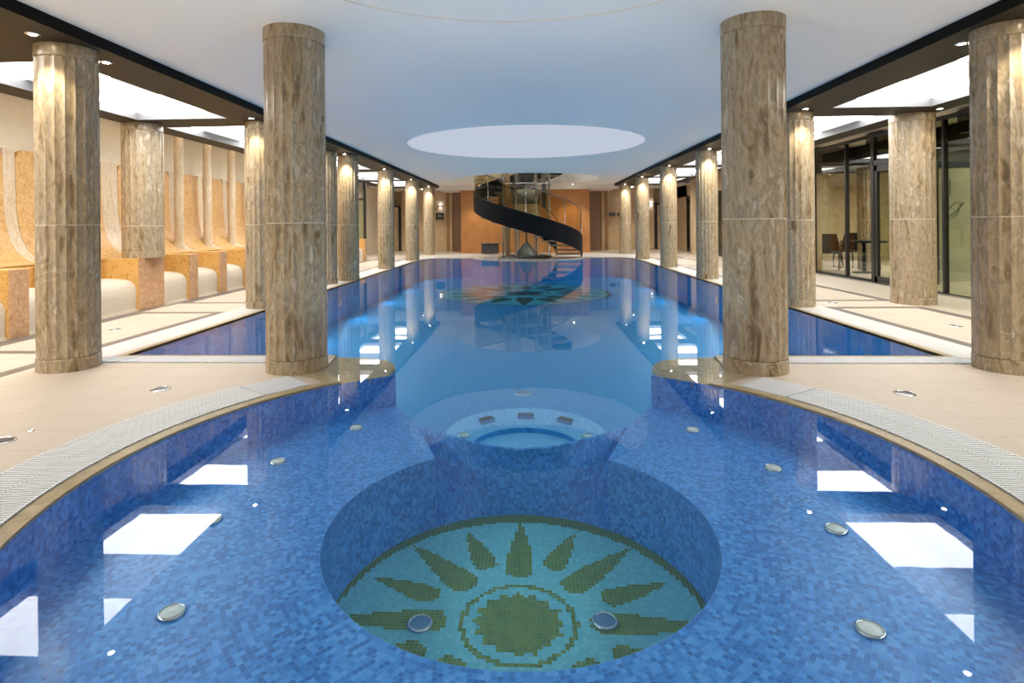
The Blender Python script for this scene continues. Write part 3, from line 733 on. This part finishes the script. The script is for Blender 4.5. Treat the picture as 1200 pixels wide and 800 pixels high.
# seats
def cushion(y0, y1, label):
    o = empty('seat_cushion', (XA, (y0+y1)/2, 0), label, 'seat', 'cream seats between stone armrests')
    w_ = (y1-y0)/2-.004; mb = MB(); pr = [(-.06, .0), (-.055, .25), (-.06, .36), (-.09, .43), (-.15, .475), (-.26, .50), (-.4, .505), (-.55, .50)]
    ny = 8
    vs = []; 
    for j in range(ny+1):
        t = -1+2*j/ny; cr = 1-.045*abs(t)**6
        vs += [(x if z < .3 else x-.0*(1-cr), t*w_, z*(cr if z > .3 else 1)) for x, z in pr]
    kk = len(pr); fs = [(j*kk+i, (j+1)*kk+i, (j+1)*kk+i+1, j*kk+i+1) for j in range(ny) for i in range(kk-1)]
    fs += [tuple(range(kk)) + (), tuple(range(ny*kk, (ny+1)*kk))[::-1]]
    mb.add(vs, fs, 0, smooth=True); mb.build('cushion', M['cushion'], o, smooth_angle=50)
    MB().box(-.55, -.035, -w_, w_, .0, .03).build('plinth', M['cushion'], o)
    return o
n_ = 0
for (a, b_), (c, d) in zip(edges[:-1], edges[1:]):
    if n_ == 0: lab = 'cream rounded seat at the left frame edge before the first stone block'
    elif n_ < 3: lab = 'cream rounded seat, %s from the camera, before the thick column' % ORD[n_]
    else: lab = 'cream rounded seat, %s beyond the thick column on the left' % ORD[n_-3]
    if c - b_ > .3: cushion(b_, c, lab)
    n_ += 1
# curved backs: one honey panel per seat between pale bands
def curved(y0, y1, off=0., top=0., rnd=False):
    mb = MB(); A = [(x+off, z+(top if i == 0 else 0)) for i, (x, z) in enumerate(prof)]; kk = len(A)
    B = [(x-.05, z) for x, z in A]; B[-1] = (A[-1][0]-.0, A[-1][1]-.05)
    rd = [.13, .05, 0]+[0]*(kk-3) if top >= 0 and rnd else [0]*kk
    vs = [(x, y0+d, z) for (x, z), d in zip(A, rd)]+[(x, y1-d, z) for (x, z), d in zip(A, rd)]+[(x, y0+d, z) for (x, z), d in zip(B, rd)]+[(x, y1-d, z) for (x, z), d in zip(B, rd)]
    fs = [(i, i+1, kk+i+1, kk+i) for i in range(kk-1)]
    mb.add(vs, fs, 0, smooth=True)
    mb.add(vs, [(2*kk+i, 3*kk+i, 3*kk+i+1, 2*kk+i+1) for i in range(kk-1)]+[(i, 2*kk+i, 2*kk+i+1, i+1) for i in range(kk-1)]+[(kk+i, kk+i+1, 3*kk+i+1, 3*kk+i) for i in range(kk-1)]+[(0, kk, 3*kk, 2*kk)], 0)
    return mb
mids = [(b_+c)/2 for (a, b_), (c, d) in zip(edges[:-1], edges[1:])]
allarm = [(a+b_)/2 for a, b_ in edges]
n_ = 0
for i, y in enumerate(allarm[:-1]):
    y2 = allarm[i+1]
    if n_ < 3: lab = 'curved honey stone back slab, %s from the camera, before the thick column' % ORD[n_]
    else: lab = 'curved honey stone back slab, %s beyond the thick column on the left' % ORD[n_-3]
    n_ += 1
    o = curved(y+.15 if i != 3 else 9.315, y2-.035 if i != 2 else 8.945, .004, rnd=True).build('curved_stone_slab', M['onyxback']); tag(o, lab, 'stone slab', 'curved stone back slabs', 'thing')
bo = MB()
for i, y in enumerate(allarm):
    o = curved(*((y-.03, y+.145) if i != 3 else (8.95, 9.31)), .0).build('curved_band', M['band'])
    tag(o, ('pale curved stone band behind the wide pedestal' if i == 3 else 'pale curved stone band, %s from the camera between the honey slabs' % (ORD[i] if i < 15 else 'last')), 'stone band', 'pale bands between the back slabs', 'thing')
lg = MB(); lg.box(-6.93, XA-.565, 4.5, 20.42, 0, HA-.012); struct(lg.build('seat_ledge', M['onyx']), 'low stone base behind the left seats')
# slim posts
pb = None
for i, y in enumerate(allarm):
    if i < 5: continue
    lab = 'slim pale stone post rising behind the seats, %s from the thick left column' % ORD[i-5]
    if pb is None:
        pb = empty('slim_post', (-6.60, y-.12, .80), lab, 'post', 'slim stone posts behind the seats')
        MB().lathe([(.13, -.01), (.115, .03), (.095, .09), (.082, .2)], n=16).build('base', M['band'], pb, smooth_angle=50)
        MB().lathe([(.082, .2), (.08, 1.2), (.08, 3.12-HA)], n=16).build('shaft', M['band'], pb)
    else: dup(pb, (-6.60, y-.12, .80), lab)
# warm cove light on the upper wall
o = MB().box(-6.35, -6.25, 3, 21, 3.06, 3.08).build('cove_light', M['covewarm']); tag(o, 'warm strip light hidden above the stone backrests', 'cove light', kind='thing')
# end screen of the seats
o = empty('glass_screen', (-6.0, 20.7, 0), 'dark framed glass screen closing the row of stone seats', 'screen')
MB().box(.02, .12, -.03, .03, 0, ZS).build('post', M['frame'], o); MB().box(-.9, .02, -.006, .006, .1, 2.2).build('pane', M['greenglass'], o); MB().box(-.9, .02, -.02, .02, 2.2, 2.27).build('rail', M['frame'], o)

# ------------------------------------------------------------------ right: glass partition, door, lounge
XG = 7.2
gw = MB(); Zt = 2.98
def mull(mb, y, w_=.07, z0=0., z1=Zt): mb.box(XG-.04, XG+.04, y-w_/2, y+w_/2, z0, z1)
g = MB()
for y in (4.2, 6.2, 8.2, 10.05, 11.03, 12.05, 13.05, 14.50): mull(g, y, .10 if y == 12.05 else .05)
g.box(XG-.04, XG+.04, -2.5, 14.5, Zt, Zt+.07); g.box(XG-.02, XG+.02, -2.5, 11.0, 0, .015); g.box(XG-.04, XG+.04, 12.05, 14.5, 0, .05)
g.box(XG-.04, XG+.04, 11.03, 12.05, 2.40, 2.50)
wn = struct(g.build('window_1', M['frame']), 'dark framed glass partition of the lounge')
pn = MB(); pn.box(XG-.005, XG+.005, 12.1, 14.46, .05, Zt); pn.build('glazing', M['glass'], wn)
pn = MB(); pn.box(XG-.005, XG+.005, -2.4, 11.0, .015, Zt); pn.box(XG-.005, XG+.005, 11.06, 12.0, 2.5, Zt); pn.build('glazing', M['greenglass'], wn)
for i, (a, b_) in enumerate(((11.07, 12.0),)):
    d = MB()
    d.box(XG-.03, XG+.03, a, a+.09, .01, 2.38); d.box(XG-.03, XG+.03, b_-.09, b_, .01, 2.38); d.box(XG-.03, XG+.03, a, b_, .01, .13); d.box(XG-.03, XG+.03, a, b_, 2.27, 2.38)
    do = struct(d.build('door_1' if i == 0 else 'door_4', M['frame']), 'dark framed glass door leaf')
    MB().box(XG-.004, XG+.004, a+.09, b_-.09, .13, 2.27).build('pane', M['greenglass'], do)
    hy = a+.05 if i == 0 else b_-.05
    MB().tube([(XG-.03, hy, 1.0), (XG-.08, hy, 1.0), (XG-.08, hy, 1.22), (XG-.03, hy, 1.22)], .01).build('door_handle', M['steel'], do)
# solid wall with doors further back on the right
g = MB()
for a, b_ in ((14.55, 16.2), (17.3, 20.6), (21.9, 24.6), (25.9, 28.5)): g.box(XG, XG+.2, a, b_, 0, 3.1)
g.box(XG, XG+.2, 14.55, 28.5, 2.45, 3.1)
struct(g.build('wall_right_2', M['sand']), 'sand coloured stone wall at the far right')
n_ = 5
for a, b_ in ((16.2, 17.3), (20.6, 21.9), (24.6, 25.9)):
    d = MB(); d.box(XG-.02, XG+.08, a, a+.1, 0, 2.45); d.box(XG-.02, XG+.08, b_-.1, b_, 0, 2.45); d.box(XG-.02, XG+.08, a, b_, 2.3, 2.45); d.box(XG+.0, XG+.06, a, b_, 0, .1)
    do = struct(d.build('door_%d' % n_, M['frame'])); n_ += 1
    MB().box(XG+.02, XG+.03, a+.1, b_-.1, .1, 2.3).build('pane', M['greenglass'], do)
# pilasters projecting toward the aisle
for i, y in enumerate((15.0, 19.2, 23.4)):
    struct(MB().box(6.75, 7.2, y, y+.35, 0, 3.1).build('wall_fin_%d' % (i+1), M['sand']))
# lounge interior
wallbox('wall_lounge', 'lounge', XG+.2, W1, 18.9, 19.0, 0, 3.12, 'stone end wall of the lounge')
lb = MB()
for y in (7.0, 9.6, 12.2, 14.8, 17.4): lb.box(XG+.1, W1, y-.3, y+.3, 2.72, 3.1)
lb.box(8.2, 8.6, 2, 18.8, 2.72, 3.1)
struct(lb.build('beam_lounge', M['dark']), 'dark ceiling beams in the lounge')
for i, y in enumerate((5.7, 8.3, 10.9, 13.5, 16.1)):
    o = empty('ceiling_light', (10.2, y, 3.1), 'glowing ceiling panel inside the lounge, %s from the camera' % ORD[i], 'ceiling light', 'light panels in the lounge')
    MB().box(-1.2, 1.2, -.75, .75, -.02, 0).build('diffuser', emit('lounge lamp %d' % i, (1, .97, .9), 9.0), o)
    f = MB()
    for a in (-1.23, 1.2): f.box(a, a+.03, -.78, .78, -.05, 0)
    for a in (-.78, .75): f.box(-1.23, 1.23, a, a+.03, -.05, 0)
    f.build('surround', M['cofframe'], o)
column(8.95, 15.25, .26, 2.75, 'fluted marble column inside the lounge behind the round table', 'lounge columns')
column(8.75, 12.6, .27, 2.75, 'fluted marble column inside the lounge seen through the glass door', 'lounge columns')
# free standing glass screen in lounge
o = empty('etched_glass_panel', (8.75, 11.6, 0), 'greenish etched glass panel inside the lounge between the two right columns', 'glass panel')
MB().box(-.6, 1.9, -.01, .01, .05, 2.3).build('pane', simple('etched frosted glass', (.43, .42, .345), .25, noise=.12, nscale=1.5), o)
MB().box(-.68, -.6, -.04, .04, 0, 2.7).build('post', M['frame'], o); MB().box(-.6, 1.9, -.03, .03, 2.3, 2.42).build('rail', M['frame'], o)
et = MB(); pts = [(.0-.30+.15*math.cos(t)*(1+.2*math.sin(3*t)), -.02, 1.45+.13*math.sin(t)+.12*math.cos(t)) for t in [2*PI*i/24 for i in range(24)]]
et.tube(pts, .007, 6, closed=True); et.tube([(-.5, -.02, 1.25), (-.4, -.02, 1.32), (-.25, -.02, 1.44), (-.1, -.02, 1.6)], .008); et.tube([(-.42, -.02, 1.75), (-.42, -.02, 2.05)], .006); et.tube([(-.36, -.02, 1.75), (-.36, -.02, 2.05)], .006)
et.build('etching', simple('etched line', (.22, .24, .16), .5), o)
def chair(x, y, rz, label):
    o = empty('lounge_chair', (x, y, 0), label, 'chair', 'black chairs in the lounge', rz=rz)
    MB().bbox(-.24, .24, -.24, .22, .42, .48, .02).build('seat', M['blacksteel'], o)
    bk = MB(); A = []; 
    for j in range(6):
        t = j/5; z = .48+t*.46; y_ = .2+.12*t; w_ = .24-.06*t**2
        A.append([(-w_, y_, z), (w_, y_, z), (w_, y_+.03, z), (-w_, y_+.03, z)])
    vs = [p_ for q_ in A for p_ in q_]; fs = [(j*4+a, j*4+(a+1) % 4, j*4+4+(a+1) % 4, j*4+4+a) for j in range(5) for a in range(4)]+[(0, 1, 2, 3), (20, 21, 22, 23)]
    bk.add(vs, fs); bk.build('backrest', M['blacksteel'], o)
    for sx in (-1, 1):
        MB().tube([(sx*.23, -.2, .46), (sx*.25, -.24, .22), (sx*.24, -.22, .0)], .018).build('leg', M['blacksteel'], o)
        MB().tube([(sx*.22, .2, .46), (sx*.23, .26, .2), (sx*.22, .3, .0)], .018).build('leg', M['blacksteel'], o)
        MB().tube([(sx*.23, -.2, .46), (sx*.26, -.22, .62), (sx*.27, -.05, .68), (sx*.26, .2, .66), (sx*.23, .24, .58)], .016).build('armrest', M['blacksteel'], o)
    return o
ch = chair(8.0, 15.35, 2.6, 'black armchair with tall back, left of the round table in the lounge')
dup(ch, (8.85, 16.1, 0), 'black armchair behind the round table in the lounge', rz=-.9)
dup(ch, (8.6, 17.5, 0), 'black low chair furthest back at the left end of the lounge', rz=1.2)
o = empty('round_table', (8.25, 14.25, 0), 'black pedestal table between the lounge chairs', 'table')
MB().lathe([(.48, .74), (.50, .755), (.50, .775), (.48, .785)], n=32).build('table_top', M['blacksteel'], o)
MB().lathe([(.045, .03), (.04, .74)], n=16).build('pedestal', M['blacksteel'], o)
MB().lathe([(.26, 0), (.26, .015), (.06, .05)], n=24).build('foot', M['blacksteel'], o)

# ------------------------------------------------------------------ spiral staircase
sx_, sy_ = SC
st_ = empty('spiral_staircase', (sx_, sy_, 0), 'black spiral staircase winding round the glass lift at the far end of the pool', 'staircase')
def hel(r, a): return (r*math.cos(math.radians(a)), r*math.sin(math.radians(a)))
def ztop(a): return .72+(-a)/90.*.93
def stringer(r, th, a0, a1, lo, hi, step=5):
    mb = MB(); vs = []; n = int((a0-a1)/step)
    for i in range(n+1):
        a = a0-i*step; z1 = ztop(a)+hi; z0 = max(0.0, ztop(a)-lo)
        for r_, z in ((r, z0), (r, z1), (r-th, z1), (r-th, z0)): vs.append((*hel(r_, a), z))
    fs = [(i*4+k, i*4+(k+1) % 4, i*4+4+(k+1) % 4, i*4+4+k) for i in range(n) for k in range(4)]+[(0, 1, 2, 3), tuple(4*n+k for k in (3, 2, 1, 0))]
    return mb.add(vs, fs)
stringer(2.06, .05, 4, -330, .68, 0).build('outer_stringer', M['blacksteel'], st_)
stringer(1.10, .04, 4, -330, .62, -.25).build('inner_stringer', M['blacksteel'], st_)
for i in range(20):
    a = -4-i*16.6; z = ztop(a)-.60; mb = MB(); q = []
    for zz in (z-.05, z):
        q += [(*hel(r_, a_), zz) for r_, a_ in ((1.08, a+10), (2.02, a+9), (2.02, a-9), (1.08, a-10))]
    mb.add(q, [(0, 3, 2, 1), (4, 5, 6, 7), (0, 1, 5, 4), (1, 2, 6, 5), (2, 3, 7, 6), (3, 0, 4, 7)]); mb.build('tread', M['tread'], st_)
rail = [(*hel(2.03, a), ztop(a)+.90) for a in range(0, -331, -6)]
rail = [(*hel(2.03, 3), .72), (*hel(2.03, 3), 1.55)]+rail[1:]
MB().tube(rail, .020, 8).build('handrail', M['steel'], st_)
for a in range(-8, -320, -42):
    MB().tube([(*hel(2.03, a), ztop(a)), (*hel(2.03, a), ztop(a)+.90)], .012, 6).build('baluster', M['chrome'], st_)
gl = MB(); A = []; B = []
for a in range(2, -331, -6): A.append((*hel(2.035, a), ztop(a)+.02)); B.append((*hel(2.035, a), ztop(a)+.86))
gl.ribbon(A, B); gl.build('glass_balustrade', M['smoke'], st_)
irail = [(*hel(1.12, a), ztop(a)+.55) for a in range(-10, -331, -6)]
MB().tube(irail, .018, 8).build('inner_handrail', M['steel'], st_)
# platform disc edge under the stairs
struct(MB().lathe([(platform_r, -.03), (platform_r, .004), (.001, .004)], (sx_, sy_, 0), 64, cap=False, smooth=False).build('stair_platform', M['whitestone']), 'white round platform carrying the stairs at the far pool edge')
# glass lift shaft
lf = empty('glass_lift_shaft', (sx_-.06, sy_, 0), 'round glass lift shaft in the middle of the spiral staircase', 'lift shaft')
MB().lathe([(.93, .05), (.93, 4.6)], n=48, cap=False).build('glass_cylinder', M['glass'], lf)
for i in range(8):
    a = math.radians(22.5+i*45); x, y = .94*math.cos(a), .94*math.sin(a)
    MB().tube([(x, y, 0), (x, y, 4.6)], .020, 8).build('post', M['chrome'], lf)
MB().lathe([(.96, 0), (.96, .07), (.86, .09), (.86, 0)], n=40, cap=False).build('base_ring', M['steel'], lf)
for i, (z, ) in enumerate(((1.45,), (2.75,))): MB().lathe([(.945, z), (.955, z), (.955, z+.03), (.945, z+.03)], n=40, cap=False).build('hoop', M['chrome'], lf)
MB().lathe([(.50, 2.02), (.55, 2.06), (.55, 2.52), (.50, 2.56), (.001, 2.56)], n=36).build('machine_drum', M['greysteel'], lf)
MB().lathe([(.52, .08), (.46, .12), (.30, .30), (.17, .46), (.13, .55), (.001, .56)], n=32).build('base_cone', M['greysteel'], lf)
MB().tube([(0, 0, .5), (0, 0, 2.05)], .03, 8).build('piston', M['steel'], lf)
MB().lathe([(.47, 1.0), (.49, 1.02), (.49, 2.02)], n=32).build('cabin_wall', M['sand'], lf)
MB().box(-.80, -.62, -.16, .10, 0, 4.5).build('guide_wall', M['brown'], lf)
MB().box(.60, .76, -.12, .12, 1.9, 4.5).build('guide_post', M['steel'], lf)
for x in (-.45, -.28, .3, .42): MB().tube([(x, .25, .08), (x, .25, 4.5)], .016, 6).build('guide_rail', M['chrome'], lf)
# glass guard on the upper floor opening
o = empty('grey_bench', (-1.50, 24.3, 0), 'dark grey bench standing before the copper wall, left of the lift', 'bench')
MB().bbox(-.42, .30, -.25, .25, .04, .42, .02).build('body', M['steel'], o); MB().bbox(-.44, .32, -.27, .27, .42, .48, .015).build('top', M['steel'], o)

# ------------------------------------------------------------------ light for the back and world
def area(x, y, z, sx, sy, p, col, name):
    l = bpy.data.lights.new(name, 'AREA'); l.shape = 'RECTANGLE'; l.size = sx; l.size_y = sy; l.energy = p; l.color = col
    o = bpy.data.objects.new(name, l); COL.objects.link(o); o.location = (x, y, z); return o
for s_, side in ((-1, 'left'), (1, 'right')):  # ceiling spots added to brighten the back area
    for i, (x, y) in enumerate(((2.0, 24.6), (4.9, 26.6))):
        downlight(s_*x, y, 'added small ceiling spotlight near the back wall, %s %s' % (side, ('by the stairs', 'by the sign')[i]), 95, ZC if i else ZC, 'added ceiling spotlights near the back wall')
wd = bpy.data.worlds.new('world'); S.world = wd; wd.use_nodes = True
wd.node_tree.nodes['Background'].inputs[0].default_value = (.5, .6, .8, 1); wd.node_tree.nodes['Background'].inputs[1].default_value = .1

# ------------------------------------------------------------------ render look
S.view_settings.view_transform = 'Standard'; S.view_settings.look = 'None'; S.view_settings.gamma = 1; S.view_settings.use_curve_mapping = False
S.view_settings.exposure = 0.35
c = S.cycles
c.max_bounces = 8; c.diffuse_bounces = 5; c.glossy_bounces = 4; c.transparent_max_bounces = 16; c.transmission_bounces = 6
c.sample_clamp_indirect = 6; c.use_denoising = True; c.caustics_reflective = False; c.caustics_refractive = False
try: c.denoising_input_passes = 'RGB_ALBEDO_NORMAL'
except Exception: pass
